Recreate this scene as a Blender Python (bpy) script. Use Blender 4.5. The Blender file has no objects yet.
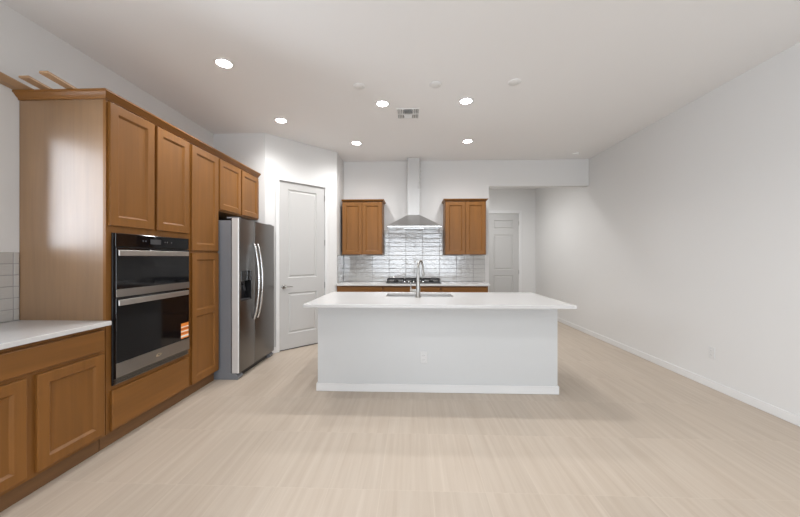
import bpy, bmesh, math, random
from mathutils import Vector, Matrix
random.seed(7)
S = bpy.context.scene
C = S.collection
R = math.radians

# ------------------------------------------------------------------ camera
FPX = 325.0                                     # focal length in pixels of the 800 px wide frame
cam_d = bpy.data.cameras.new('camera'); cam = bpy.data.objects.new('camera', cam_d); C.objects.link(cam)
cam_d.sensor_width = 36.0; cam_d.lens = 36.0 * FPX / 800.0
cam_d.shift_y = -1.0 / 800.0
cam_d.clip_start = 0.05; cam_d.clip_end = 100
cam.location = (0, 0, 1.355)
cam.rotation_euler = (R(90), 0, math.atan(12.0 / FPX))
S.camera = cam

# ------------------------------------------------------------------ world, daylight, exposure
S.view_settings.view_transform = 'Standard'
S.view_settings.look = 'None'
S.view_settings.gamma = 1.0
S.view_settings.use_curve_mapping = False
S.view_settings.exposure = -0.05
W = bpy.data.worlds.new('sky'); S.world = W; W.use_nodes = True
W.node_tree.nodes['Background'].inputs[0].default_value = (0.80, 0.90, 1.0, 1)
W.node_tree.nodes['Background'].inputs[1].default_value = 1.0

def area(name, loc, rot, sx, sy, power, col):
    l = bpy.data.lights.new(name, 'AREA'); l.shape = 'RECTANGLE'; l.size = sx; l.size_y = sy
    l.energy = power; l.color = col
    o = bpy.data.objects.new(name, l); C.objects.link(o); o.location = loc; o.rotation_euler = rot
    return o
DAY = (0.93, 1.0, 1.09)
area('added_daylight_rear', (0.15, -4.62, 1.20), (R(106), 0, 0), 4.6, 2.4, 225, DAY)  # added light at an unseen rear door, tilted up to brighten the ceiling
area('added_daylight_left', (-3.25, -2.05, 1.35), (R(104), 0, R(-90)), 2.8, 2.0, 150, DAY)  # added light at an unseen window, brightens the right wall
area('daylight_through_side_window', (-2.98, 1.49, 1.86), (R(90), 0, R(-90)), 1.05, 0.9, 46, DAY)
SPOT = 54.0                                     # watts of each recessed lamp
LAMP = 40.0                                     # radiance of the recessed lamps

# ------------------------------------------------------------------ materials
def mat(name):
    m = bpy.data.materials.new(name); m.use_nodes = True
    nt = m.node_tree; b = nt.nodes['Principled BSDF']
    return m, nt, b
def plain(name, col, rough=0.5, metal=0.0, spec=0.5, bump=None, coat=0.0, var=None):
    m, nt, b = mat(name)
    b.inputs['Base Color'].default_value = (*col, 1)
    b.inputs['Roughness'].default_value = rough
    b.inputs['Metallic'].default_value = metal
    b.inputs['Specular IOR Level'].default_value = spec
    b.inputs['Coat Weight'].default_value = coat
    if bump or var:
        tc = nt.nodes.new('ShaderNodeTexCoord'); mp = nt.nodes.new('ShaderNodeMapping')
        nt.links.new(tc.outputs['Object'], mp.inputs[0])
        nz = nt.nodes.new('ShaderNodeTexNoise'); nt.links.new(mp.outputs[0], nz.inputs['Vector'])
        if bump:
            sc, strength, scale3 = bump[:3]
            nz.inputs['Scale'].default_value = sc; mp.inputs['Scale'].default_value = scale3
            bp = nt.nodes.new('ShaderNodeBump'); bp.inputs['Strength'].default_value = strength
            bp.inputs['Distance'].default_value = bump[3] if len(bump) > 3 else 0.01
            nt.links.new(nz.outputs[0], bp.inputs['Height']); nt.links.new(bp.outputs[0], b.inputs['Normal'])
        if var:
            if not bump:
                nz.inputs['Scale'].default_value = var[1]; mp.inputs['Scale'].default_value = var[2]
            mx = nt.nodes.new('ShaderNodeMix'); mx.data_type = 'RGBA'
            mx.inputs[6].default_value = (*[c * (1 - var[0]) for c in col], 1)
            mx.inputs[7].default_value = (*[min(1, c * (1 + var[0])) for c in col], 1)
            nt.links.new(nz.outputs[0], mx.inputs[0]); nt.links.new(mx.outputs[2], b.inputs['Base Color'])
    return m
def wood(name, col, axis, rough=0.40, spec=0.32, coat=0.0):
    m, nt, b = mat(name)
    tc = nt.nodes.new('ShaderNodeTexCoord'); mp = nt.nodes.new('ShaderNodeMapping')
    sc = [26, 26, 26]; sc[axis] = 1.3
    mp.inputs['Scale'].default_value = sc
    nt.links.new(tc.outputs['Object'], mp.inputs[0])
    n1 = nt.nodes.new('ShaderNodeTexNoise'); n1.inputs['Scale'].default_value = 1.0
    n1.inputs['Detail'].default_value = 6; n1.inputs['Distortion'].default_value = 0.6
    nt.links.new(mp.outputs[0], n1.inputs['Vector'])
    mp2 = nt.nodes.new('ShaderNodeMapping'); s2 = [5, 5, 5]; s2[axis] = 1.1; mp2.inputs['Scale'].default_value = s2
    nt.links.new(tc.outputs['Object'], mp2.inputs[0])
    n2 = nt.nodes.new('ShaderNodeTexNoise'); n2.inputs['Scale'].default_value = 1.0; n2.inputs['Detail'].default_value = 3
    nt.links.new(mp2.outputs[0], n2.inputs['Vector'])
    ad = nt.nodes.new('ShaderNodeMath'); ad.operation = 'ADD'
    nt.links.new(n1.outputs[0], ad.inputs[0]); nt.links.new(n2.outputs[0], ad.inputs[1])
    rp = nt.nodes.new('ShaderNodeMapRange'); rp.inputs['From Min'].default_value = 0.7; rp.inputs['From Max'].default_value = 1.3
    nt.links.new(ad.outputs[0], rp.inputs['Value'])
    mx = nt.nodes.new('ShaderNodeMix'); mx.data_type = 'RGBA'
    mx.inputs[6].default_value = (*[c * 0.86 for c in col], 1); mx.inputs[7].default_value = (*[c * 1.13 for c in col], 1)
    nt.links.new(rp.outputs[0], mx.inputs[0]); nt.links.new(mx.outputs[2], b.inputs['Base Color'])
    b.inputs['Roughness'].default_value = rough
    b.inputs['Specular IOR Level'].default_value = spec
    b.inputs['Coat Weight'].default_value = coat; b.inputs['Coat Roughness'].default_value = 0.27
    return m
def emissive(name, col, strength):
    m, nt, b = mat(name)
    b.inputs['Base Color'].default_value = (0.9, 0.9, 0.9, 1)
    b.inputs['Emission Color'].default_value = (*col, 1); b.inputs['Emission Strength'].default_value = strength
    return m
def floor_material():
    m, nt, b = mat('floor_tile')
    N, Lk = nt.nodes.new, nt.links.new
    tc = N('ShaderNodeTexCoord'); sp = N('ShaderNodeSeparateXYZ'); Lk(tc.outputs['Object'], sp.inputs[0])
    def mth(op, a, bb=None, c=None):
        n = N('ShaderNodeMath'); n.operation = op
        for i, v in enumerate((a, bb, c)):
            if v is None: continue
            if isinstance(v, (int, float)): n.inputs[i].default_value = v
            else: Lk(v, n.inputs[i])
        return n.outputs[0]
    TW, TL = 0.305, 0.61
    u = mth('DIVIDE', mth('ADD', sp.outputs[0], 20 * TW - 0.120), TW)
    v = mth('DIVIDE', mth('ADD', sp.outputs[1], 20 * TL - 0.06), TL)
    iu, iv = mth('FLOOR', u), mth('FLOOR', v)
    fu, fv = mth('FRACT', u), mth('FRACT', v)
    cb = N('ShaderNodeCombineXYZ'); Lk(iu, cb.inputs[0]); Lk(iv, cb.inputs[1])
    wn = N('ShaderNodeTexWhiteNoise'); wn.noise_dimensions = '2D'; Lk(cb.outputs[0], wn.inputs['Vector'])
    # streaks along y, shifted per tile
    sx = mth('ADD', mth('MULTIPLY', sp.outputs[0], 26.0), mth('MULTIPLY', wn.outputs[0], 60.0))
    sy = mth('ADD', mth('MULTIPLY', sp.outputs[1], 0.9), mth('MULTIPLY', wn.outputs[0], 17.0))
    c2 = N('ShaderNodeCombineXYZ'); Lk(sx, c2.inputs[0]); Lk(sy, c2.inputs[1])
    nz = N('ShaderNodeTexNoise'); nz.inputs['Scale'].default_value = 1.0; nz.inputs['Detail'].default_value = 5
    nz.inputs['Roughness'].default_value = 0.6; nz.inputs['Distortion'].default_value = 0.3
    Lk(c2.outputs[0], nz.inputs['Vector'])
    rp = N('ShaderNodeMapRange'); rp.inputs['From Min'].default_value = 0.28; rp.inputs['From Max'].default_value = 0.72
    Lk(nz.outputs[0], rp.inputs['Value'])
    mx = N('ShaderNodeMix'); mx.data_type = 'RGBA'
    mx.inputs[6].default_value = (0.465, 0.383, 0.305, 1); mx.inputs[7].default_value = (0.55, 0.473, 0.392, 1)
    Lk(rp.outputs[0], mx.inputs[0])
    tone = N('ShaderNodeMapRange'); tone.inputs['To Min'].default_value = 0.965; tone.inputs['To Max'].default_value = 1.03
    Lk(wn.outputs[0], tone.inputs['Value'])
    ml = N('ShaderNodeVectorMath'); ml.operation = 'SCALE'; Lk(mx.outputs[2], ml.inputs[0]); Lk(tone.outputs[0], ml.inputs['Scale'])
    # thin pale grout
    du = mth('MULTIPLY', mth('MINIMUM', fu, mth('SUBTRACT', 1.0, fu)), TW)
    dv = mth('MULTIPLY', mth('MINIMUM', fv, mth('SUBTRACT', 1.0, fv)), TL)
    g = mth('MULTIPLY', mth('LESS_THAN', mth('MINIMUM', du, dv), 0.0016), 0.38)
    gm = N('ShaderNodeMix'); gm.data_type = 'RGBA'; Lk(g, gm.inputs[0]); Lk(ml.outputs[0], gm.inputs[6])
    gm.inputs[7].default_value = (0.62, 0.55, 0.46, 1)
    Lk(gm.outputs[2], b.inputs['Base Color'])
    b.inputs['Roughness'].default_value = 0.42; b.inputs['Specular IOR Level'].default_value = 0.35
    return m
def glass_pane():
    m = bpy.data.materials.new('window_glass'); m.use_nodes = True; nt = m.node_tree; nt.nodes.clear()
    o = nt.nodes.new('ShaderNodeOutputMaterial'); t = nt.nodes.new('ShaderNodeBsdfTransparent'); g = nt.nodes.new('ShaderNodeBsdfGlossy')
    g.inputs['Roughness'].default_value = 0.02
    fr = nt.nodes.new('ShaderNodeFresnel'); fr.inputs[0].default_value = 1.45
    x = nt.nodes.new('ShaderNodeMixShader'); nt.links.new(fr.outputs[0], x.inputs[0]); nt.links.new(t.outputs[0], x.inputs[1]); nt.links.new(g.outputs[0], x.inputs[2])
    nt.links.new(x.outputs[0], o.inputs[0]); return m
def sticker_material():
    m, nt, b = mat('energy_sticker')
    tc = nt.nodes.new('ShaderNodeTexCoord'); sp = nt.nodes.new('ShaderNodeSeparateXYZ'); nt.links.new(tc.outputs['Generated'], sp.inputs[0])
    r = nt.nodes.new('ShaderNodeValToRGB'); r.color_ramp.interpolation = 'CONSTANT'
    OR = (0.80, 0.24, 0.035, 1); WH = (0.86, 0.80, 0.70, 1); DK = (0.45, 0.10, 0.02, 1)
    stops = [(0, OR), (0.08, WH), (0.2, OR), (0.3, DK), (0.35, OR), (0.42, WH), (0.5, OR), (0.58, DK), (0.66, OR), (0.72, WH), (0.78, OR)]
    e = r.color_ramp.elements; e[0].position = 0; e[0].color = OR; e[1].position = 0.08; e[1].color = WH
    for p, c in stops[2:]:
        x = e.new(p); x.color = c
    nt.links.new(sp.outputs[2], r.inputs[0]); nt.links.new(r.outputs[0], b.inputs['Base Color'])
    b.inputs['Roughness'].default_value = 0.4
    return m

WOODC = (0.212, 0.087, 0.018)
M = dict(
    wall=plain('wall_paint', (0.70, 0.69, 0.675), 0.75, spec=0.25, bump=(60, 0.03, (1, 1, 1))),
    ceiling=plain('ceiling_paint', (0.84, 0.83, 0.82), 0.85, spec=0.2, bump=(70, 0.03, (1, 1, 1))),
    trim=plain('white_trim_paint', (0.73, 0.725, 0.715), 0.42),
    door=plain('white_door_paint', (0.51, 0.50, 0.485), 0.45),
    island=plain('island_white_paint', (0.60, 0.605, 0.60), 0.55),
    quartz=plain('white_quartz', (0.62, 0.61, 0.60), 0.16, var=(0.03, 40, (1, 1, 1))),
    wood_z=wood('stained_maple_upright', WOODC, 2), wood_y=wood('stained_maple_along_y', WOODC, 1), wood_x=wood('stained_maple_along_x', WOODC, 0),
    panel=wood('stained_maple_end_panel', (0.235, 0.132, 0.062), 2, 0.34, 0.8, 0.45),
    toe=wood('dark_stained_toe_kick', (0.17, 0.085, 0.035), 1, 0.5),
    steel_handle=plain('oven_handle_steel', (0.56, 0.53, 0.50), 0.3, 1.0),
    steel_oven=plain('oven_stainless', (0.36, 0.335, 0.31), 0.28, 1.0, bump=(4, 0.03, (1, 1, 90))),
    steel=plain('brushed_stainless', (0.56, 0.555, 0.55), 0.30, 1.0, bump=(3, 0.05, (1, 1, 120))),
    steel_dark=plain('fridge_stainless', (0.22, 0.215, 0.21), 0.30, 1.0, bump=(4, 0.04, (90, 90, 1))),
    steel_bright=plain('polished_steel', (0.72, 0.715, 0.70), 0.2, 1.0),
    edge_highlight=plain('highlit_door_edge', (0.72, 0.715, 0.70), 0.4, 0.35),  # pale colour stands in for the highlight on the fridge door edge
    film=plain('film_covered_steel', (0.58, 0.575, 0.565), 0.35, 0.25, bump=(7, 0.5, (1.5, 1.5, 0.6)), coat=0.5),
    chrome=plain('satin_nickel', (0.38, 0.367, 0.345), 0.30, 1.0),
    fridge_side=plain('grey_fridge_side', (0.185, 0.19, 0.205), 0.45),
    black=plain('black_plastic', (0.012, 0.012, 0.013), 0.35),
    iron=plain('cast_iron', (0.016, 0.016, 0.017), 0.55),
    blackglass=plain('black_oven_glass', (0.004, 0.004, 0.005), 0.06, spec=0.5),
    grey_print=plain('grey_print', (0.05, 0.05, 0.054), 0.4),
    tile=plain('glazed_white_tile', (0.50, 0.485, 0.46), 0.07, spec=1.0, bump=(1.0, 1.0, (16, 16, 38), 0.0055), coat=1.0),
    grout=plain('grey_grout', (0.26, 0.255, 0.25), 0.8),
    plastic=plain('white_plastic', (0.80, 0.795, 0.78), 0.4),
    outlet=plain('outlet_plastic', (0.66, 0.655, 0.645), 0.4),
    slot=plain('dark_slot', (0.22, 0.22, 0.22), 0.6),
    duct=plain('dark_duct', (0.10, 0.10, 0.10), 0.8),
    floor=floor_material(), glass=glass_pane(), sticker=sticker_material(),
    lamp=emissive('lamp_lens', (1.0, 1.0, 1.0), LAMP),
    ground=plain('patio_ground', (0.45, 0.42, 0.38), 0.9),
    gold=plain('emblem_metal', (0.70, 0.58, 0.42), 0.3, 1.0),
    raw=wood('offcut_maple', (0.36, 0.22, 0.12), 1, 0.45),
)

# ------------------------------------------------------------------ building helpers (all in world coordinates)
def org(o):
    v = Vector((0, 0, 0))
    while o: v = v + o.location; o = o.parent
    return v
class MB:
    def __init__(s): s.bm = bmesh.new()
    def _merge(s, t):
        me = bpy.data.meshes.new('t'); t.to_mesh(me); t.free(); s.bm.from_mesh(me); bpy.data.meshes.remove(me)
    def box(s, x0, x1, y0, y1, z0, z1, bev=0.0, seg=2):
        t = bmesh.new(); bmesh.ops.create_cube(t, size=1)
        for v in t.verts:
            v.co = ((x0 + x1) / 2 + v.co.x * (x1 - x0), (y0 + y1) / 2 + v.co.y * (y1 - y0), (z0 + z1) / 2 + v.co.z * (z1 - z0))
        if bev: bmesh.ops.bevel(t, geom=t.edges[:], offset=bev, segments=seg, profile=0.5, affect='EDGES')
        s._merge(t); return s
    def hull(s, pts):
        t = bmesh.new(); vs = [t.verts.new(p) for p in pts]; bmesh.ops.convex_hull(t, input=vs); s._merge(t); return s
    def loft(s, loops, cap0=True, cap1=True, closed=True):
        t = bmesh.new(); L = [[t.verts.new(p) for p in l] for l in loops]; n = len(L[0])
        for a, b in zip(L, L[1:]):
            for i in range(n if closed else n - 1):
                t.faces.new((a[i], a[(i + 1) % n], b[(i + 1) % n], b[i]))
        if cap0: t.faces.new(L[0][::-1])
        if cap1: t.faces.new(L[-1])
        bmesh.ops.recalc_face_normals(t, faces=t.faces[:]); s._merge(t); return s
    def tube(s, path, r, n=14, flat=None):
        path = [Vector(p) for p in path]; rs = r if isinstance(r, (list, tuple)) else [r] * len(path); loops = []; prev = None
        for i, p in enumerate(path):
            d = (path[min(i + 1, len(path) - 1)] - path[max(i - 1, 0)]).normalized()
            if prev is None:
                a = Vector((0, 0, 1)) if abs(d.z) < 0.9 else Vector((1, 0, 0)); prev = (a - d * a.dot(d)).normalized()
            else: prev = (prev - d * prev.dot(d)).normalized()
            q = d.cross(prev); f = flat or 1.0
            loops.append([p + (prev * math.cos(t) * rs[i] * f + q * math.sin(t) * rs[i]) for t in [2 * math.pi * k / n for k in range(n)]])
        return s.loft(loops)
    def lathe(s, o, ax, prof, n=32):
        o = Vector(o); ax = Vector(ax).normalized(); a = Vector((1, 0, 0)) if abs(ax.x) < 0.9 else Vector((0, 1, 0))
        a = (a - ax * a.dot(ax)).normalized(); b = ax.cross(a)
        loops = [[o + ax * h + (a * math.cos(2 * math.pi * k / n) + b * math.sin(2 * math.pi * k / n)) * max(r, 1e-5) for k in range(n)] for r, h in prof]
        c = abs(prof[0][0]) < 1e-4
        return s.loft(loops if c else loops + [loops[0]], c, c)
    def build(s, name, m, parent=None, smooth=False):
        me = bpy.data.meshes.new(name)
        off = org(parent) if parent else Vector((0, 0, 0))
        if parent is None:
            xs = [v.co for v in s.bm.verts]
            lo = Vector([min(c[i] for c in xs) for i in range(3)]); hi = Vector([max(c[i] for c in xs) for i in range(3)])
            off = Vector(((lo.x + hi.x) / 2, (lo.y + hi.y) / 2, lo.z))
        for v in s.bm.verts: v.co -= off
        s.bm.to_mesh(me); s.bm.free()
        if smooth:
            for p in me.polygons: p.use_smooth = True
            try: me.set_sharp_from_angle(angle=R(38))
            except Exception: pass
        me.materials.append(M[m]); o = bpy.data.objects.new(name, me); C.objects.link(o)
        if parent: o.parent = parent
        else: o.location = off
        return o
def thing(name, loc, label, cat, group=None):
    o = bpy.data.objects.new(name, None); C.objects.link(o); o.location = loc; o.empty_display_size = 0.1
    o['label'] = label; o['category'] = cat
    if group: o['group'] = group
    return o
def tag(o, label, cat, group=None):
    o['label'] = label; o['category'] = cat
    if group: o['group'] = group
    return o
def struct(o, label=None):
    o['kind'] = 'structure'
    if label: o['label'] = label
    return o
def structempty(name, loc):
    o = bpy.data.objects.new(name, None); C.objects.link(o); o.location = loc; o['kind'] = 'structure'; return o
def dup(root, loc, label):
    r = root.copy(); C.objects.link(r); r.location = loc; r['label'] = label
    for ch in list(root.children):
        c = ch.copy(); C.objects.link(c); c.parent = r
        for g in list(ch.children):
            d = g.copy(); C.objects.link(d); d.parent = c
    return r

# ------------------------------------------------------------------ the room
XL, XR, YB, YF, YR, H = -2.774, 3.108, 5.83, 8.30, -4.20, 3.085
XP = -1.235                                            # pantry return wall
struct(MB().box(XL - .2, XR + .2, YR - .2, YF + .2, -0.12, 0).build('floor', 'floor'))
bpy.data.objects['floor'].data.transform(Matrix.Translation(bpy.data.objects['floor'].location)); bpy.data.objects['floor'].location = (0, 0, 0)
struct(MB().box(XL - .2, XR + .2, YR - .2, YF + .2, H, H + .12).build('ceiling', 'ceiling'))
WY0, WY1, WZ0, WZ1 = 0.95, 2.015, 1.40, 2.32            # side window over the worktop
w = MB()
w.box(XL - .14, XL, YR, -3.45, 0, H).box(XL - .14, XL, -3.45, -.65, 0, .35).box(XL - .14, XL, -3.45, -.65, 2.4, H).box(XL - .14, XL, -.65, WY0, 0, H).box(XL - .14, XL, WY1, 4.56, 0, H).box(XL - .14, XL, WY0, WY1, 0, WZ0).box(XL - .14, XL, WY0, WY1, WZ1, H)
struct(w.build('wall_left', 'wall'))
struct(MB().box(XR, XR + .14, YR, YF, 0, H).build('wall_right', 'wall'))
# pantry: short wall facing the camera, diagonal wall with the door, return wall
A = Vector((-2.041, 4.444)); B = Vector((XP, 5.295)); U = (B - A).normalized(); NV = Vector((U.y, -U.x)); LD = (B - A).length
def D(s_, d, z): p = A + U * s_ + NV * d; return (p.x, p.y, z)
struct(MB().hull([(XL, 4.444, 0), (A.x, 4.444, 0), (A.x - .045, 4.56, 0), (XL, 4.56, 0), (XL, 4.444, H), (A.x, 4.444, H), (A.x - .045, 4.56, H), (XL, 4.56, H)]).build('wall_pantry', 'wall'))
DS0, DS1, DZ = 0.205, 0.945, 2.46                      # door opening along the diagonal
def dbox(mb, s0, s1, d0, d1, z0, z1): mb.hull([D(a, b, c) for a in (s0, s1) for b in (d0, d1) for c in (z0, z1)]); return mb
w = MB(); dbox(w, 0, DS0 - .02, -.1, 0, 0, H); dbox(w, DS1 + .02, LD, -.1, 0, 0, H); dbox(w, DS0 - .02, DS1 + .02, -.1, 0, DZ + .02, H)
struct(w.build('wall_diagonal', 'wall'))
struct(MB().hull([(XP, B.y, 0), (XP, YB, 0), (XP - .1, YB, 0), (XP - .1, B.y + .03, 0), (XP, B.y, H), (XP, YB, H), (XP - .1, YB, H), (XP - .1, B.y + .03, H)]).build('wall_return', 'wall'))
# back wall ends at the hall opening, a header runs on to the right wall
XH, ZH = 1.367, 2.618
struct(MB().box(XP - .1, XH, YB, YB + .13, 0, H).build('wall_back', 'wall'))
struct(MB().box(XH, XR, YB, YB + .13, ZH, H).build('trim_1', 'wall'), 'painted drywall header over the hall opening')
FD0, FD1, FDZ = 1.930, 2.690, 2.465
struct(MB().box(XH - .9, FD0, YF, YF + .12, 0, H).box(FD1, XR, YF, YF + .12, 0, H).box(FD0, FD1, YF, YF + .12, FDZ, H).build('wall_far', 'wall'))
struct(MB().box(XH - .12, XH, YB + .13, YF, 0, H).build('wall_hall', 'wall'))
# rear wall behind the camera with an unseen, added sliding glass door
GX0, GX1, GZ = -2.05, 2.35, 2.45
struct(MB().box(XL - .14, GX0, YR - .12, YR, 0, H).box(GX1, XR + .14, YR - .12, YR, 0, H).box(GX0, GX1, YR - .12, YR, GZ, H).build('wall_rear', 'wall'))
d = structempty('door_added', (0.15, YR, 0))  # unseen door, added to bring light into the room
fr = MB().box(GX0, GX0 + .06, YR - .1, YR, 0, GZ).box(GX1 - .06, GX1, YR - .1, YR, 0, GZ).box(GX0 + .06, GX1 - .06, YR - .1, YR, GZ - .06, GZ).box(GX0 + .06, GX1 - .06, YR - .1, YR, 0, .03)
fr.box(.12, .18, YR - .08, YR - .02, .03, GZ - .06); fr.build('door_frame', 'trim', d)
MB().box(GX0 + .06, .12, YR - .056, YR - .05, .03, GZ - .06).build('pane', 'glass', d)
MB().box(.18, GX1 - .06, YR - .056, YR - .05, .03, GZ - .06).build('pane', 'glass', d)
d = structempty('window_1', (XL, 1.42, WZ0))
fr = MB().box(XL - .1, XL - .04, WY0, WY0 + .04, WZ0, WZ1).box(XL - .1, XL - .04, WY1 - .04, WY1, WZ0, WZ1).box(XL - .1, XL - .04, WY0 + .04, WY1 - .04, WZ0, WZ0 + .04).box(XL - .1, XL - .04, WY0 + .04, WY1 - .04, WZ1 - .04, WZ1)
fr.build('window_frame', 'trim', d)
MB().box(XL - .074, XL - .068, WY0 + .04, WY1 - .04, WZ0 + .04, WZ1 - .04).build('pane', 'glass', d)
d = structempty('window_added', (XL, -2.05, .35))  # unseen window, added to light the right wall and ceiling
MB().box(XL - .1, XL - .04, -3.45, -3.39, .35, 2.4).box(XL - .1, XL - .04, -.71, -.65, .35, 2.4).box(XL - .1, XL - .04, -3.39, -.71, .35, .41).box(XL - .1, XL - .04, -3.39, -.71, 2.34, 2.4).box(XL - .1, XL - .04, -2.08, -2.02, .41, 2.34).build('window_frame', 'trim', d)
MB().box(XL - .074, XL - .068, -3.39, -2.08, .41, 2.34).build('pane', 'glass', d)
MB().box(XL - .074, XL - .068, -2.02, -.71, .41, 2.34).build('pane', 'glass', d)
# baseboards
BBH, BBT = 0.082, 0.013
def bb(name, x0, x1, y0, y1): struct(MB().box(x0, x1, y0, y1, 0.001, BBH, .004).build(name, 'trim'))
bb('baseboard_right', XR - BBT, XR, YR + .02, YF)
bb('baseboard_far', FD1 + .075, XR - BBT, YF - BBT, YF)
w = MB(); dbox(w, 0.0, DS0 - .062, 0, BBT, 0.001, BBH); dbox(w, DS1 + .062, LD - .012, 0, BBT, 0.001, BBH); struct(w.build('baseboard_diagonal', 'trim'))

# two-panel doors: a general flat builder in (s, d, z) with P mapping to the world
def rectloop(P, a, b, z0, z1, ins, d): return [P(a + ins, d, z0 + ins), P(b - ins, d, z0 + ins), P(b - ins, d, z1 - ins), P(a + ins, d, z1 - ins)]
def ring(mb, P, a, b, z0, z1, wl, wr, wb, wt, th, rnd, depth, slope):
    """rail-and-stile frame with a sloped inner edge; open in the middle"""
    def lp(l, r, bo, t, d): return [P(a + l, d, z0 + bo), P(b - r, d, z0 + bo), P(b - r, d, z1 - t), P(a + l, d, z1 - t)]
    L = [lp(0, 0, 0, 0, 0)]
    if rnd: L += [lp(0, 0, 0, 0, th - rnd), lp(rnd * .3, rnd * .3, rnd * .3, rnd * .3, th - rnd * .3), lp(rnd, rnd, rnd, rnd, th)]
    else: L += [lp(0, 0, 0, 0, th)]
    L += [lp(wl, wr, wb, wt, th), lp(wl + slope, wr + slope, wb + slope, wt + slope, th - depth), lp(wl + slope, wr + slope, wb + slope, wt + slope, 0)]
    mb.loft(L, False, False); return mb
def shaker(P, parent, a, b, z0, z1, m='wood_z', st=0.060, mid=None, name='door', label=None):
    mb = MB(); th = 0.020
    if mid is None:
        ring(mb, P, a, b, z0, z1, st, st, st, st, th, .004, .0125, .014); holes = [(z0 + st + .014, z1 - st - .014)]
    else:
        h = st * .45
        ring(mb, P, a, b, z0, mid, st, st, st, h, th, 0, .0125, .014); ring(mb, P, a, b, mid, z1, st, st, h, st, th, 0, .0125, .014)
        holes = [(z0 + st + .014, mid - h - .014), (mid + h + .014, z1 - st - .014)]
    o = mb.build(name, m, parent)
    for h0, h1 in holes:
        MB().loft([rectloop(P, a + st + .014, b - st - .014, h0, h1, 0, .002), rectloop(P, a + st + .014, b - st - .014, h0, h1, 0, .0076)]).build('panel', m, o)
    return o
def slab(P, parent, a, b, z0, z1, m, name='drawer_front'):
    return MB().loft([rectloop(P, a, b, z0, z1, 0, 0), rectloop(P, a, b, z0, z1, 0, .014), rectloop(P, a, b, z0, z1, .002, .018), rectloop(P, a, b, z0, z1, .006, .020)]).build(name, m, parent)

def white_door(root, P, a, b, z1, panels):
    """moulded two-panel slab: raised field inside a sunk moulding"""
    mb = MB(); z0 = 0.016
    # slab front built as a grid of strips round the panels
    zs = [z0] + [v for p in panels for v in (p[2], p[3])] + [z1]
    pa, pb = panels[0][0], panels[0][1]
    def quadbox(x0, x1, y0, y1): mb.loft([rectloop(P, x0, x1, y0, y1, 0, -.04), rectloop(P, x0, x1, y0, y1, 0, 0)])
    quadbox(a, pa, z0, z1); quadbox(pb, b, z0, z1)
    for i in range(0, len(zs), 2): quadbox(pa, pb, zs[i], zs[i + 1])
    o = mb.build('door_slab', 'door', root)
    for (p0, p1, q0, q1) in panels:
        m2 = MB()
        m2.loft([rectloop(P, p0, p1, q0, q1, 0, -.035), rectloop(P, p0, p1, q0, q1, 0, 0), rectloop(P, p0, p1, q0, q1, .012, -.012), rectloop(P, p0, p1, q0, q1, .024, -.012), rectloop(P, p0, p1, q0, q1, .040, -.002)])
        m2.build('raised_panel', 'door', o)
    return o
def casing(root, P, a, b, z1, wd=.062):
    mb = MB()
    def bar(x0, x1, y0, y1): mb.loft([rectloop(P, x0, x1, y0, y1, 0, .0), rectloop(P, x0, x1, y0, y1, 0, .012), rectloop(P, x0, x1, y0, y1, .004, .016)])
    bar(a - wd, a - .004, 0.001, z1 + wd); bar(b + .004, b + wd, 0.001, z1 + wd); bar(a - .004, b + .004, z1 + .004, z1 + wd)
    mb.build('casing', 'trim', root)
    j = MB()
    def jam(x0, x1, y0, y1): j.loft([rectloop(P, x0, x1, y0, y1, 0, -.09), rectloop(P, x0, x1, y0, y1, 0, 0.001)])
    jam(a - .019, a - .003, 0.001, z1 + .019); jam(b + .003, b + .019, 0.001, z1 + .019); jam(a - .003, b + .003, z1 + .003, z1 + .019)
    j.build('jamb', 'trim', root)

d1 = structempty('door_1', D((DS0 + DS1) / 2, 0, 0)); d1['label'] = 'white two-panel pantry door in the diagonal wall'
PD = lambda s_, d, z: D(s_, d - .012, z)
PC = lambda s_, d, z: D(s_, d, z)
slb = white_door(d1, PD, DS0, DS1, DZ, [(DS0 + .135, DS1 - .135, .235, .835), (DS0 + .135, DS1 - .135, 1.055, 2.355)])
casing(d1, PC, DS0, DS1, DZ)
MB().hull([D(a, b, c) for a in (DS0, DS1) for b in (-.056, -.022) for c in (.0005, .0135)]).build('gap_shade', 'black', d1)  # black strip stands in for the shade in the gap under the door
for z in (.30, .92, 1.59, 2.29):
    if z == .30: continue
    MB().tube([D(DS1 + .002, .004, z - .045), D(DS1 + .002, .004, z + .045)], .007, 10).build('hinge', 'chrome', d1, True)
hd = MB().lathe(D(DS0 + .068, -.012, .93), NV.to_3d(), [(.0, 0), (.031, 0), (.031, .005), (.026, .009), (.011, .011), (.010, .045), (0, .046)], 24)
p0 = D(DS0 + .068, .030, .93)
hd.tube([D(DS0 + .062, .034, .93), D(DS0 + .10, .036, .931), D(DS0 + .15, .034, .930), D(DS0 + .188, .030, .926)], [.009, .0085, .0075, .0065], 12)
hd.build('handle', 'chrome', d1, True)

d2 = structempty('door_2', ((FD0 + FD1) / 2, YF, 0)); d2['label'] = 'white panel door at the end of the hall'
PF = lambda s_, d, z: (s_, YF - d + .012, z); PFC = lambda s_, d, z: (s_, YF - d, z)
white_door(d2, PF, FD0, FD1, FDZ, [(FD0 + .135, FD1 - .135, .24, .90), (FD0 + .135, FD1 - .135, 1.05, 1.93), (FD0 + .135, FD1 - .135, 2.08, 2.30)])
casing(d2, PFC, FD0, FD1, FDZ, .068)
for z in (.30, .99, 2.22):
    MB().tube([(FD1 + .002, YF - .004, z - .05), (FD1 + .002, YF - .004, z + .05)], .008, 10).build('hinge', 'chrome', d2, True)

# ------------------------------------------------------------------ left cabinet run
XF = -2.140                                            # face frames; fronts stand 20 mm proud
PL = lambda u, d, z: (XF + d, u, z)
XW = XL + .003
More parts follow.
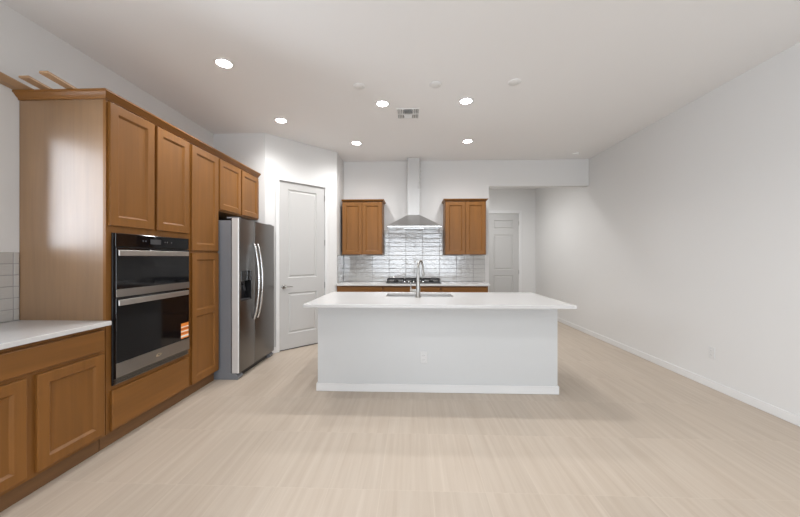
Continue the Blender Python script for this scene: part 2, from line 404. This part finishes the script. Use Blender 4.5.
# base cabinet under the worktop
t = thing('base_cabinet', (-2.45, 1.74, 0), 'low brown cabinet under the white worktop at the left edge', 'cabinet')
y0, y1 = 1.285, 2.190
MB().box(XW, XF, y0, y1, .112, .883).build('carcass', 'wood_z', t)
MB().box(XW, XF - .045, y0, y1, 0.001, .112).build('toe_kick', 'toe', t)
slab(PL, t, 1.312, 2.168, .712, .856, 'wood_y')
shaker(PL, t, 1.312, 1.716, .135, .688); shaker(PL, t, 1.766, 2.168, .135, .688)
wt = MB().box(XW, -2.094, 1.262, 2.1935, .884, .914, .003).build('worktop', 'quartz')
tag(wt, 'white quartz worktop on the low cabinet at the left edge', 'worktop')

# tall oven cabinet
TZ = 2.462
t = thing('oven_cabinet', (-2.45, 2.62, 0), 'tall brown cabinet with the built-in double oven and a broad end panel', 'cabinet')
y0, y1 = 2.195, 3.044
OY0, OY1, OZ0, OZ1 = 2.238, 2.996, .440, 1.532         # oven opening
MB().box(XW, XF - .02, y0, y0 + .018, .112, TZ).build('end_panel', 'panel', t)
MB().box(XW, XF - .02, y0 + .018, y1, .112, OZ0 - .012).box(XW, XF - .02, y0 + .018, y1, OZ1 + .012, TZ).box(XW, XF - .6, y0 + .018, y1, OZ0 - .012, OZ1 + .012).box(XF - .6, XF - .02, y1 - .018, y1, OZ0 - .012, OZ1 + .012).build('carcass', 'wood_z', t)
ff = MB().box(XF - .02, XF, y0, OY0 + .012, .112, TZ).box(XF - .02, XF, OY1 - .012, y1, .112, TZ)
ff.box(XF - .02, XF, OY0 + .012, OY1 - .012, OZ1 - .012, TZ).box(XF - .02, XF, OY0 + .012, OY1 - .012, .112, OZ0 + .012).build('face_frame', 'wood_z', t)
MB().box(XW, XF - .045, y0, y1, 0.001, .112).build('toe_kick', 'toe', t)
shaker(PL, t, 2.210, 2.602, 1.582, 2.452, st=.064); shaker(PL, t, 2.634, 3.022, 1.582, 2.452, st=.064)
slab(PL, t, 2.228, 3.020, .125, .408, 'wood_y')

# pantry cabinet
t = thing('pantry_cabinet', (-2.45, 3.28, 0), 'narrow tall brown cabinet between the oven and the refrigerator', 'cabinet')
y0, y1 = 3.046, 3.506
MB().box(XW, XF, y0, y1, .112, TZ).build('carcass', 'wood_z', t)
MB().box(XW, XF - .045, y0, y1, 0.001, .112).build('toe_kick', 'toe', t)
shaker(PL, t, 3.064, 3.490, 1.424, 2.448, st=.064); shaker(PL, t, 3.064, 3.490, .125, 1.400, st=.064, mid=.805)

# cabinet over the refrigerator
t = thing('over_fridge_cabinet', (-2.45, 3.97, 1.87), 'short two-door brown cabinet above the steel refrigerator', 'cabinet')
y0, y1 = 3.508, 4.441
MB().box(XW, XF, y0, y1, 1.872, TZ).build('carcass', 'wood_z', t)
shaker(PL, t, 3.522, 3.960, 1.888, 2.446); shaker(PL, t, 3.988, 4.424, 1.888, 2.446)

# crown moulding along the run, returning to the wall at the near end
def crown(name, xo, ya, yb, z0, h, out, label):
    prof = [(-.004, 0), (.006, 0), (.009, h * .22), (.020, h * .40), (out - .008, h * .72), (out, h * .78), (out, h), (-.004, h)]
    t = thing(name, (xo, (ya + yb) / 2, z0), label, 'moulding')
    MB().loft([[(XW, ya - d, z0 + z) for d, z in prof], [(xo + d, ya - d, z0 + z) for d, z in prof]]).build('return_length', 'wood_x', t)
    MB().loft([[(xo + d, ya - d, z0 + z) for d, z in prof], [(xo + d, yb, z0 + z) for d, z in prof]]).build('front_length', 'wood_y', t)
    return t
crown('crown_moulding', XF, 2.193, 4.441, 2.4635, .053, .042, 'brown crown moulding along the top of the tall left cabinets')

# offcuts lying on the cabinet tops, sticking out past the crown
def board(name, x0, x1, ynear, zn, yfar, zf, th, label, m='raw', prof=None):
    mb = MB()
    pr = prof or [(0, 0), (1, 0), (1, 1), (0, 1)]
    mb.loft([[(x0 + (x1 - x0) * a, y, z + th * b) for a, b in pr] for y, z in ((ynear, zn), (yfar, zf))])
    return tag(mb.build(name, m), label, 'board', 'wood offcuts on the cabinet tops')
KZ = 2.519; sl = .092
def bz(y): return KZ - sl * (y - 2.150) + .001
CR = [(0, 0), (.55, 0), (.62, .12), (1, .8), (1, 1), (.86, 1), (.2, .35), (0, .3)]
board('wood_offcut', -2.770, -2.672, 1.72, bz(1.72), 2.72, bz(2.72), .030, 'wide grey-brown moulding offcut against the wall on the cabinet top', prof=CR)
board('wood_offcut', -2.570, -2.500, 2.030, bz(2.03), 2.72, bz(2.72), .012, 'flat pale wood strip in the middle of three on the cabinet top')
board('wood_offcut', -2.385, -2.325, 1.992, bz(1.992), 2.72, bz(2.72), .014, 'narrow wood strip farthest from the wall on the cabinet top')

# ------------------------------------------------------------------ built-in double oven
t = thing('double_oven', (-2.4, 2.62, .44), 'black glass and stainless double wall oven built into the tall cabinet', 'oven')
XO = -2.104
MB().box(XF - .55, XF - .001, OY0 + .016, OY1 - .016, OZ0 + .016, OZ1 - .016).build('oven_body', 'black', t)
MB().box(XF + .0015, XF + .014, OY0 - .004, OY1 + .004, OZ0, OZ1, .002).build('trim_frame', 'black', t)
# control strip
MB().box(XF + .014, XO - .004, OY0, OY1, 1.432, OZ1 - .002, .003).build('control_panel', 'blackglass', t)
cp = bpy.context.scene.objects['control_panel']
MB().box(XO - .0038, XO - .003, 2.545, 2.655, 1.462, 1.502).build('display', 'grey_print', cp)
for yy in (2.475, 2.50, 2.70, 2.725, 2.775):
    MB().box(XO - .0038, XO - .003, yy - .006, yy + .006, 1.478, 1.490).build('touch_key', 'grey_print', cp)
# upper (microwave) door
ud = MB().box(XF + .014, XO, OY0, OY1, 1.068, 1.428, .003).build('upper_door', 'blackglass', t)
MB().box(XO - .003, XO + .002, OY0, OY1, 1.070, 1.126, .001).build('steel_rail', 'steel_oven', t)
def ovenhandle(parent, z):
    h = MB().box(XO + .009, XO + .021, OY0 + .003, OY1 - .032, z - .021, z + .021, .004)
    h.build('handle', 'steel_handle', parent)
    for yy in (OY0 + .05, OY1 - .05): MB().box(XO - .001, XO + .010, yy - .010, yy + .010, z - .010, z + .010, .002).build('handle_mount', 'steel', parent)
ovenhandle(ud, 1.388)
ld = MB().box(XF + .014, XO, OY0, OY1, .491, 1.064, .003).build('lower_door', 'blackglass', t)
ovenhandle(ld, 1.030)
sp_ = MB().box(XO - .003, XO + .002, OY0, OY1, .492, .597, .001).build('lower_panel', 'steel_oven', t)
e = MB()
for k in range(2):                                     # small swoosh emblem: two interleaved ovals
    pts = [(XO + .0028, 2.625 + .020 * math.cos(a) + (.006 if k else -.006), .547 + (.007 if k else .011) * math.sin(a) + .004 * math.cos(a)) for a in [i * math.pi * 1.7 / 18 + k * 2.4 for i in range(19)]]
    e.tube(pts, .0018, 6)
e.build('emblem', 'gold', sp_)
MB().box(XF + .014, XO - .022, OY0, OY1, .446, .490).build('vent_recess', 'black', t)
for z in (.452, .466, .480): MB().box(XO - .022, XO - .004, OY0 + .001, OY1 - .001, z - .003, z + .003, .001).build('vent_slat', 'steel_oven', t)
st = MB().box(XO + .0003, XO + .001, 2.886, 2.986, .612, .750)
st.build('sticker', 'sticker', ld)['label'] = 'orange and white energy sticker'

# ------------------------------------------------------------------ refrigerator
t = thing('refrigerator', (-2.33, 3.97, 0), 'stainless side-by-side refrigerator with an ice dispenser beside the tall cabinets', 'refrigerator')
FX, FY0, FY1, FZ = -1.905, 3.524, 4.424, 1.790
MB().box(-2.74, -2.005, FY0 + .004, FY1 - .004, .003, 1.768, .004).build('cabinet_body', 'fridge_side', t)
# toe grille with side feet
MB().box(-2.10, -1.965, FY0 + .10, FY1 - .10, .002, .072).build('toe_grille', 'black', t)
for a, b in ((FY0 + .003, FY0 + .10), (FY1 - .10, FY1 - .003)):
    MB().hull([(-2.3, a, .001), (-1.93, a, .001), (-1.915, a, .03), (-1.955, a, .072), (-2.3, a, .072), (-2.3, b, .001), (-1.93, b, .001), (-1.915, b, .03), (-1.955, b, .072), (-2.3, b, .072)]).build('foot_cover', 'fridge_side', t)
SPL = 3.872
def fdoor(a, b, cut=None):
    """door skin with rounded vertical edges; cut=(y0,y1,z0,z1) leaves the dispenser recess open"""
    def pr(y0, y1, ra, rb, x0=-1.990, x1=FX):
        pts = [(x0, y0)]
        for k in range(5):
            an = math.pi / 2 * k / 4; pts.append((x1 - ra + ra * math.sin(an), y0 + ra - ra * math.cos(an)))
        for k in range(5):
            an = math.pi / 2 * k / 4; pts.append((x1 - rb + rb * math.cos(an), y1 - rb + rb * math.sin(an)))
        pts.append((x0, y1)); return pts
    mb = MB(); z0, z1 = .078, FZ
    def seg(y0, y1, ra, rb, q0, q1): mb.loft([[(x, y, z) for x, y in pr(y0, y1, ra, rb)] for z in (q0, q1)])
    if not cut: seg(a, b, .012, .012, z0, z1)
    else:
        c0, c1, e0, e1 = cut
        seg(a, b, .012, .012, z0, e0); seg(a, b, .012, .012, e1, z1)
        seg(a, c0, .012, .0004, e0, e1); seg(c1, b, .0004, .012, e0, e1)
    return mb
CUT = (3.560, 3.790, .862, 1.205)
left = fdoor(FY0 - .006, SPL - .003, CUT).build('freezer_door', 'steel_dark', t, True)
MB().loft([[(x, y, z) for x, y in ((-1.985, FY0 - .0105), (FX - .012, FY0 - .0105), (FX - .0065, FY0 - .0085), (FX - .003, FY0 - .004), (FX - .010, FY0 - .003), (FX - .02, FY0 - .0065), (-1.985, FY0 - .0065))] for z in (.078, FZ)]).build('door_edge', 'edge_highlight', left)['label'] = 'steel door edge with the highlight in its colour'
right = fdoor(SPL + .003, FY1 + .006).build('fridge_door', 'steel_dark', t, True)
# dispenser
c0, c1, e0, e1 = CUT
MB().box(-1.988, -1.982, c0, c1, e0, e1).box(-1.982, FX - .002, c0 + .0005, c0 + .006, e0, e1).box(-1.982, FX - .002, c1 - .006, c1 - .0005, e0, e1).box(-1.982, FX - .002, c0 + .006, c1 - .006, e0 + .0005, e0 + .012).build('dispenser_recess', 'black', left)
MB().box(-1.982, FX + .003, c0 + .001, c1 - .001, 1.090, e1 - .001, .003).build('dispenser_panel', 'blackglass', left)
MB().tube([(-1.95, 3.665, 1.088), (-1.945, 3.665, 1.06), (-1.94, 3.665, 1.035)], [.026, .020, .016], 14).build('ice_chute', 'black', left, True)
MB().hull([(-1.972, 3.70, 1.05), (-1.972, 3.75, 1.05), (-1.950, 3.70, .97), (-1.950, 3.75, .97), (-1.956, 3.70, .97), (-1.956, 3.75, .97)]).build('paddle', 'grey_print', left)
MB().box(-1.975, FX - .006, c0 + .012, c1 - .012, e0 + .012, e0 + .020).build('drip_tray', 'grey_print', left)
def fhandle(parent, y, bow):
    pts = []
    for k in range(19):
        u = k / 18; z = .622 + (1.520 - .622) * u
        pts.append((FX + .012 + .062 * math.sin(math.pi * u) ** 0.7, y, z))
    MB().tube(pts, .0135, 12).build('handle', 'steel_bright', parent, True)
fhandle(left, SPL - .042, 0); fhandle(right, SPL + .046, 0)
for y in (3.575, 4.375): MB().box(-2.06, -1.93, y - .035, y + .035, FZ + .0005 if False else 1.7905, 1.806, .004).build('hinge_cover', 'fridge_side', t)

# ------------------------------------------------------------------ tile backsplashes
def tilefield(name, P, u0, u1, joints, z0, rows, pitch, zmax, label):
    t = thing(name, P((u0 + u1) / 2, 0, z0), label, 'backsplash')
    MB().loft([rectloop(P, u0, u1, z0, zmax, 0, .0006), rectloop(P, u0, u1, z0, zmax, 0, .0045)]).build('grout', 'grout', t)
    edges = [u0] + [j for j in sorted(joints) if u0 + .02 < j < u1 - .02] + [u1]
    mb = MB(); g = .0019
    for r in range(rows):
        a0, a1 = z0 + r * pitch + g, min(z0 + (r + 1) * pitch - g, zmax)
        if a1 - a0 < .008: continue
        for c in range(len(edges) - 1):
            l, rr = edges[c] + g, edges[c + 1] - g
            dz = [random.uniform(-.0006, .0006) for _ in range(4)]
            lo = [rectloop(P, l, rr, a0, a1, 0, .0046), rectloop(P, l, rr, a0, a1, 0, .0070)]
            top = [P(l + .003, .0085 + dz[0], a0 + .003), P(rr - .003, .0085 + dz[1], a0 + .003), P(rr - .003, .0085 + dz[2], a1 - .003), P(l + .003, .0085 + dz[3], a1 - .003)]
            mb.loft(lo + [top], False, True)
    mb.build('tiles', 'tile', t)
    return t
ZT = .9275; PIT = .0773
JX = [-1.011 + .3005 * k for k in range(-1, 9)]
PBK = lambda u, d, z: (u, YB - d, z)
CLx0, CLx1, CRx0, CRx1 = -1.190, -.500, .556, 1.240
tilefield('tile_backsplash', PBK, XP + .012, 1.297, JX, ZT, 6, PIT, 1.3905, 'glossy white tile backsplash along the back worktop below the wall cabinets')
tilefield('tile_backsplash', PBK, CLx1 + .002, CRx0 - .002, JX, 1.3925, 6, PIT, 1.846, 'glossy white tile panel under the steel hood between the wall cabinets')
PRT = lambda u, d, z: (XP + d, u, z)
tilefield('tile_backsplash', PRT, 5.315, YB - .011, [5.60], ZT, 6, PIT, 1.3905, 'narrow white tile strip on the side wall left of the back worktop')
PLT = lambda u, d, z: (XL + d, u, z)
tilefield('tile_backsplash', PLT, 1.285, 2.1925, [2.157 - .3005 * k for k in range(4)], .9155, 6, .0793, 1.3905, 'white tile backsplash beside the tall end panel at the left edge')

# ------------------------------------------------------------------ back run
PBC = lambda u, d, z: (u, 5.285 - d, z)
def base_unit(x0, x1, label, kind):
    t = thing('base_cabinet', ((x0 + x1) / 2, 5.5, 0), label, 'cabinet', 'base cabinets under the back worktop')
    MB().box(x0, x1, 5.285, YB - .004, .112, .8955).build('carcass', 'wood_z', t)
    MB().box(x0, x1, 5.33, YB - .004, .001, .112).build('toe_kick', 'toe', t)
    if kind == 'doors':
        m = (x0 + x1) / 2
        slab(PBC, t, x0 + .014, x1 - .014, .716, .878, 'wood_x')
        shaker(PBC, t, x0 + .014, m - .012, .132, .694); shaker(PBC, t, m + .012, x1 - .014, .132, .694)
    else:
        for a, b in ((.716, .878), (.432, .694), (.132, .410)): slab(PBC, t, x0 + .014, x1 - .014, a, b, 'wood_x')
base_unit(-1.230, -.471, 'brown base cabinet left of the cooktop under the back worktop', 'doors')
base_unit(-.469, .465, 'brown drawer cabinet directly under the cooktop', 'drawers')
base_unit(.467, 1.225, 'brown base cabinet right of the cooktop under the back worktop', 'doors')
tag(MB().box(XP + .003, 1.250, 5.240, YB - .004, .8965, .9265, .003).build('worktop', 'quartz'), 'white quartz worktop along the back wall under the backsplash', 'worktop')

# cooktop
t = thing('cooktop', (.026, 5.58, .927), 'black gas cooktop on the back worktop under the hood', 'cooktop')
cx0, cx1, cy0, cy1 = -.435, .487, 5.375, 5.795
MB().box(cx0, cx1, cy0, cy1, .9275, .941, .005).build('cooktop_plate', 'black', t)
for gx0, gx1 in ((cx0 + .015, -.135), (-.125, .178), (.188, cx1 - .015)):
    g = MB(); z = .994
    for yy in (cy0 + .07, (cy0 + .07 + cy1 - .02) / 2, cy1 - .02): g.box(gx0, gx1, yy - .007, yy + .007, z - .012, z, .002)
    for xx in (gx0 + .007, (gx0 + gx1) / 2, gx1 - .007): g.box(xx - .007, xx + .007, cy0 + .07, cy1 - .02, z - .013, z - .001, .002)
    for xx in (gx0 + .008, gx1 - .008):
        for yy in (cy0 + .078, cy1 - .028): g.box(xx - .008, xx + .008, yy - .008, yy + .008, .941, z - .008)
    g.build('grate', 'iron', t)
    for yy in ((cy0 + .20), (cy1 - .13)):
        MB().lathe(((gx0 + gx1) / 2, yy, .941), (0, 0, 1), [(0, 0), (.045, 0), (.045, .008), (.034, .012), (.034, .020), (0, .021)], 20).build('burner', 'iron', t, True)
for xx in (-.125, -.055, .026, .107, .177):
    MB().lathe((xx, cy0 + .038, .941), (0, 0, 1), [(0, 0), (.020, 0), (.019, .006), (.015, .010), (.014, .026), (0, .028)], 18).build('knob', 'steel_bright', t, True)

# wall cabinets
PU = lambda u, d, z: (u, 5.500 - d, z)
def wall_cab(x0, x1, label):
    z0, z1 = 1.402, 2.302
    t = thing('wall_cabinet', ((x0 + x1) / 2, 5.66, z0), label, 'cabinet', 'wall cabinets beside the hood')
    MB().box(x0, x1, 5.500, YB - .003, z0, z1).build('carcass', 'wood_z', t)
    m = (x0 + x1) / 2
    shaker(PU, t, x0 + .010, m - .003, z0 + .008, z1 - .012, st=.058); shaker(PU, t, m + .003, x1 - .010, z0 + .008, z1 - .012, st=.058)
    mb = MB(); o = .030; xe0 = max(x0, XP + o + .006)
    prof = [(0, z1), (.004, z1 - .004), (.008, z1 + .004), (.014, z1 + .014), (o - .004, z1 + .022), (o, z1 + .025), (o, z1 + .034), (0, z1 + .034)]
    mb.loft([[(x0 - (d if x0 > 0 else .002), YB - .003, z), (x0 - (d if x0 > 0 else .002), 5.480 - d, z), (x1 + d, 5.480 - d, z), (x1 + d, YB - .003, z)] for d, z in prof[2:-1]])
    mb.build('crown', 'wood_x', t)
    MB().box(m - .03, m + .07, 5.508, 5.522, z0 - .012, z0 - .0005).build('bottom_tab', 'plastic', t)  # small white tab below the cabinet bottom
wall_cab(CLx0, CLx1, 'brown two-door wall cabinet on the left of the steel hood')
wall_cab(CRx0, CRx1, 'brown two-door wall cabinet on the right of the steel hood')

# hood
t = thing('range_hood', (.035, 5.6, 1.84), 'stainless chimney range hood above the cooktop', 'hood')
hx0, hx1, hy0, hy1 = -.407, .487, 5.330, YB - .003
MB().box(hx0, hx1, hy0, hy1, 1.848, 1.878, .003).build('canopy_rim', 'steel_bright', t)
kx0, kx1, ky0, kz = -.078, .132, 5.64, 2.092
MB().hull([(hx0 + .004, hy0 + .004, 1.879), (hx1 - .004, hy0 + .004, 1.879), (hx1 - .004, hy1, 1.879), (hx0 + .004, hy1, 1.879), (kx0 - .004, ky0 - .004, kz), (kx1 + .004, ky0 - .004, kz), (kx1 + .004, hy1, kz), (kx0 - .004, hy1, kz)]).build('canopy', 'steel', t)
MB().box(kx0, kx1, ky0, hy1, kz + .001, H - .002, .002).build('chimney', 'film', t)
f = MB(); L1 = []
for k in range(28):                                     # loose protective film bunched along the right front edge
    z = 2.55 + (3.06 - 2.55) * k / 27; o1 = .006 * math.sin(k * 1.3) + .008 * math.sin(k * .45); wd = .022 + .012 * math.sin(k * .31 + .6)
    L1.append([(kx1 - .004 - wd, ky0 - .002, z), (kx1 + .002, ky0 - .006 - abs(o1), z), (kx1 + .004 + abs(o1), ky0 + .02, z), (kx1 + .001, ky0 + .02, z), (kx1 + .0006, ky0 - .001, z)])
f.loft(L1); f.build('protective_film', 'film', t)
for xx in (-.18, .25): MB().lathe((xx, hy0 + .11, 1.8475), (0, 0, -1), [(0, 0), (.03, 0), (.028, .002), (0, .0025)], 20).build('hood_lamp', 'steel', t, True)
MB().box(-.13, .20, hy0 + .17, hy1 - .08, 1.842, 1.8478).build('grease_filter', 'steel', t)
for k in range(4): MB().lathe((-.02 + .036 * k, hy0 + .0002, 1.863), (0, -1, 0), [(0, 0), (.006, 0), (.0055, .002), (0, .0022)], 12).build('button', 'black', t, True)

# ------------------------------------------------------------------ island
ix0, ix1, iy0, iy1 = -.958, 1.440, 3.274, 4.100
t = thing('kitchen_island', (.24, 3.66, 0), 'white panelled kitchen island in the middle of the floor', 'island')
ib = MB(); SK = (-.36, .53, 3.62, 4.02)
ib.box(ix0, ix1, iy0, SK[2] - .03, .001, .882).box(ix0, SK[0] - .03, SK[2] - .03, iy1, .001, .882).box(SK[1] + .03, ix1, SK[2] - .03, iy1, .001, .882).box(SK[0] - .03, SK[1] + .03, SK[2] - .03, iy1, .001, .60)
ib.build('island_body', 'island', t)
MB().box(ix0 - .013, ix1 + .013, iy0 - .013, iy0 - .0002, .001, BBH, .004).box(ix0 - .013, ix0 - .0002, iy0, iy1, .001, BBH, .004).box(ix1 + .0002, ix1 + .013, iy0, iy1, .001, BBH, .004).build('base_trim', 'trim', t)
# top with the sink cut-out
kx = [-1.026, -.298, .470, 1.507]; ky = [3.024, 3.672, 4.010, 4.150]
tt = bmesh.new()
gt = [[tt.verts.new((x, y, .914)) for x in kx] for y in ky]; gb = [[tt.verts.new((x, y, .8835)) for x in kx] for y in ky]
for j in range(3):
    for i in range(3):
        if i == 1 and j == 1: continue
        tt.faces.new((gt[j][i], gt[j][i + 1], gt[j + 1][i + 1], gt[j + 1][i])); tt.faces.new((gb[j][i], gb[j + 1][i], gb[j + 1][i + 1], gb[j][i + 1]))
def side(a, b): tt.faces.new((gt[a[1]][a[0]], gb[a[1]][a[0]], gb[b[1]][b[0]], gt[b[1]][b[0]]))
for i in range(3): side((i, 0), (i + 1, 0)); side((i + 1, 3), (i, 3)); side((0, i + 1), (0, i)); side((3, i), (3, i + 1))
side((2, 1), (1, 1)); side((1, 2), (2, 2)); side((1, 1), (1, 2)); side((2, 2), (2, 1))
bmesh.ops.recalc_face_normals(tt, faces=tt.faces[:])
sharp = [e for e in tt.edges if len(e.link_faces) == 2 and e.calc_face_angle() > .5]
bmesh.ops.bevel(tt, geom=sharp, offset=.003, segments=2, profile=.5, affect='EDGES')
mb = MB(); mb._merge(tt); tag(mb.build('worktop', 'quartz'), 'large white quartz worktop overhanging the island', 'worktop')
# sink
t = thing('sink', (.086, 3.84, .67), 'stainless undermount sink set in the island worktop', 'sink')
a0, a1, b0, b1 = -.304, .476, 3.666, 4.016; zt, zb = .8825, .665
def rr(x0, x1, y0, y1, r, z, n=5):
    o = []
    for (cx, cy, st_) in ((x1 - r, y0 + r, -90), (x1 - r, y1 - r, 0), (x0 + r, y1 - r, 90), (x0 + r, y0 + r, 180)):
        for k in range(n + 1):
            an = R(st_ + 90 * k / n); o.append((cx + r * math.cos(an), cy + r * math.sin(an), z))
    return o
MB().loft([rr(a0 - .02, a1 + .02, b0 - .02, b1 + .02, .06, zt - .004), rr(a0 - .02, a1 + .02, b0 - .02, b1 + .02, .06, zt), rr(a0, a1, b0, b1, .05, zt), rr(a0 + .006, a1 - .006, b0 + .006, b1 - .006, .05, zb + .02), rr(a0 + .03, a1 - .03, b0 + .03, b1 - .03, .04, zb)], False, True).build('basin', 'steel', t, True)
MB().lathe((.086, 3.84, zb + .0005), (0, 0, 1), [(0, 0), (.045, 0), (.043, .004), (.03, .002), (0, .0015)], 24).build('drain', 'steel_bright', t, True)
# faucet
t = thing('faucet', (.067, 3.605, .9145), 'tall satin gooseneck kitchen faucet standing behind the island sink', 'faucet')
fx, fy = .067, 3.605
MB().lathe((fx, fy, .9145), (0, 0, 1), [(0, 0), (.031, 0), (.030, .006), (.026, .012), (.0245, .10), (.020, .16), (.0165, .24), (.0150, .33), (0, .331)], 28).build('body', 'chrome', t, True)
dx, dy = .060, .200; Rr = math.hypot(dx, dy) / 2
pts = [(fx, fy, 1.222)]
for k in range(15):
    an = math.pi * k / 14; q = (1 - math.cos(an)) / 2
    pts.append((fx + dx * q, fy + dy * q, 1.228 + .085 * math.sin(an)))
pts.append((fx + dx, fy + dy, 1.215))
MB().tube(pts, .0115, 14).build('spout', 'chrome', t, True)
MB().tube([(fx + dx, fy + dy, 1.222), (fx + dx, fy + dy, 1.20), (fx + dx, fy + dy, 1.15), (fx + dx, fy + dy, 1.138)], [.0125, .0145, .0175, .0150], 16).build('spray_head', 'chrome', t, True)
lv = MB().tube([(fx - .018, fy, .987), (fx - .078, fy, .987), (fx - .088, fy, .987)], [.018, .018, .012], 16)
lv.tube([(fx - .078, fy, .995), (fx - .080, fy, 1.04), (fx - .083, fy, 1.082)], [.007, .0055, .005], 10)
lv.build('lever', 'chrome', t, True)

# ------------------------------------------------------------------ electrical outlets
def outlet(P, u, z, label):
    t = thing('wall_outlet', P(u, 0, z), label, 'outlet')
    MB().loft([rectloop(P, u - .036, u + .036, z - .058, z + .058, 0, .0003), rectloop(P, u - .036, u + .036, z - .058, z + .058, 0, .004), rectloop(P, u - .036, u + .036, z - .058, z + .058, .004, .007)]).build('cover_plate', 'outlet', t)
    for dz in (-.021, .021):
        r = MB().loft([rectloop(P, u - .0165, u + .0165, z + dz - .014, z + dz + .014, 0, .0068), rectloop(P, u - .0165, u + .0165, z + dz - .014, z + dz + .014, .003, .0088)]).build('socket', 'outlet', t)
        MB().loft([rectloop(P, u - .008, u - .006, z + dz - .006, z + dz + .006, 0, .0088), rectloop(P, u - .008, u - .006, z + dz - .006, z + dz + .006, 0, .0091)]).loft([rectloop(P, u + .006, u + .008, z + dz - .005, z + dz + .005, 0, .0088), rectloop(P, u + .006, u + .008, z + dz - .005, z + dz + .005, 0, .0091)]).build('slot', 'slot', r)
outlet(lambda u, d, z: (u, iy0 - d, z), .118, .352, 'white outlet on the front of the island')
outlet(lambda u, d, z: (XR - d, u, z), 3.486, .366, 'white outlet low on the right wall')

# ------------------------------------------------------------------ ceiling fittings
t = thing('recessed_light', (-1.671, 2.831, H), 'lit recessed ceiling light in front of the oven cabinet, nearest the camera', 'light', 'lit recessed ceiling lights')
MB().lathe((-1.671, 2.831, H - .0005), (0, 0, -1), [(.062, 0), (.084, 0), (.083, .004), (.070, .007), (.062, .006)], 40).build('trim_ring', 'plastic', t, True)
MB().lathe((-1.671, 2.831, H - .0005), (0, 0, -1), [(0, 0), (.0615, 0), (.0610, .003), (.0, .0045)], 40).build('lens', 'lamp', t, True)
spd = bpy.data.lights.new('downlight_beam', 'SPOT'); spd.energy = SPOT; spd.spot_size = R(160); spd.spot_blend = 1.0; spd.shadow_soft_size = 0.055
spo = bpy.data.objects.new('downlight_beam', spd); C.objects.link(spo); spo.parent = t; spo.location = (0, 0, -.07)
for x, y, lb in ((-1.651, 4.04, 'lit recessed ceiling light in front of the refrigerator and pantry door'),
                 (-.331, 3.641, 'lit recessed ceiling light just left of the air vent'),
                 (.596, 3.613, 'lit recessed ceiling light right of the air vent'),
                 (-.838, 4.883, 'lit recessed ceiling light above the left wall cabinet'),
                 (.824, 4.86, 'lit recessed ceiling light above the right wall cabinet')):
    dup(t, (x, y, H), lb)
for y in (6.35, 7.25): dup(t, (1.80, y, H), 'unseen recessed ceiling light added in the hall behind the header')  # unseen lamps, added to brighten the hall and its walls
for x, y in ((1.2, 1.40), (-1.2, -1.2), (1.9, -1.2)):   # unseen lamps added for room light; front one inferred from the overhang shadow
    dup(t, (x, y, H), 'unseen recessed ceiling light added over the living area')
g = thing('ceiling_cover_plate', (-.532, 3.261, H), 'round white blank ceiling plate leftmost of three above the island', 'plate', 'blank plates above the island')
MB().lathe((-.532, 3.261, H - .0005), (0, 0, -1), [(0, 0), (.062, 0), (.061, .004), (.055, .008), (0, .0085)], 36).build('disc', 'plastic', g, True)
MB().lathe((-.532 + .03, 3.261, H - .009), (0, 0, -1), [(0, 0), (.004, 0), (.003, .001), (0, .0015)], 10).build('screw', 'chrome', g, True)
dup(g, (.235, 3.261, H), 'round white blank ceiling plate in the middle above the island')
dup(g, (1.010, 3.243, H), 'round white blank ceiling plate rightmost of three above the island')
g = thing('ceiling_detector', (2.726, 5.511, H), 'small white round detector on the ceiling near the hall header', 'detector')
MB().lathe((2.726, 5.511, H - .0005), (0, 0, -1), [(0, 0), (.055, 0), (.055, .008), (.045, .018), (0, .020)], 32).build('disc', 'plastic', g, True)
# air vent: square four-way register
vx, vy, vh = -.046, 3.903, .135
g = thing('ceiling_air_vent', (vx, vy, H), 'square white louvred air vent on the ceiling', 'vent')
MB().box(vx - vh + .012, vx + vh - .012, vy - vh + .012, vy + vh - .012, H - .0015, H - .0006).build('duct_opening', 'duct', g)
mb = MB(); q = vh - .014
for (a, b, c, e_) in ((vx - vh, vx + vh, vy - vh, vy - q), (vx - vh, vx + vh, vy + q, vy + vh), (vx - vh, vx - q, vy - q, vy + q), (vx + q, vx + vh, vy - q, vy + q)):
    mb.box(a, b, c, e_, H - .008, H - .0006)
mb.box(vx - .052, vx - .046, vy - q, vy + q, H - .014, H - .002).box(vx + .046, vx + .052, vy - q, vy + q, H - .014, H - .002).box(vx - q, vx + q, vy - .003, vy + .003, H - .0145, H - .002)
mb.build('vent_frame', 'plastic', g)
def slat(x0, x1, y0, y1, vx_, vy_):
    """thin blade leaning outwards towards (vx_, vy_)"""
    k = .013
    p = [(x0, y0), (x1, y1)]
    pts = []
    for (x, y) in p:
        for z, o in ((H - .002, 0), (H - .015, k)):
            pts.append((x + vx_ * o, y + vy_ * o, z)); pts.append((x + vx_ * (o + .0012), y + vy_ * (o + .0012), z))
    MB().hull(pts).build('slat', 'plastic', g)
for k in range(4):
    yy = vy - .020 - k * .024; slat(vx - .045, vx + .045, yy, yy, 0, -1)
    yy = vy + .020 + k * .024; slat(vx - .045, vx + .045, yy, yy, 0, 1)
for k in range(3):
    for s in (-1, 1):
        xx = vx + s * (.060 + k * .020)
        slat(xx, xx, vy - q + .002, vy - .004, s, 0); slat(xx, xx, vy + .004, vy + q - .002, s, 0)
# patio outside the added sliding door
struct(MB().box(-8, 8, -12, YR - .2, -.15, -.03).build('ground', 'ground'))
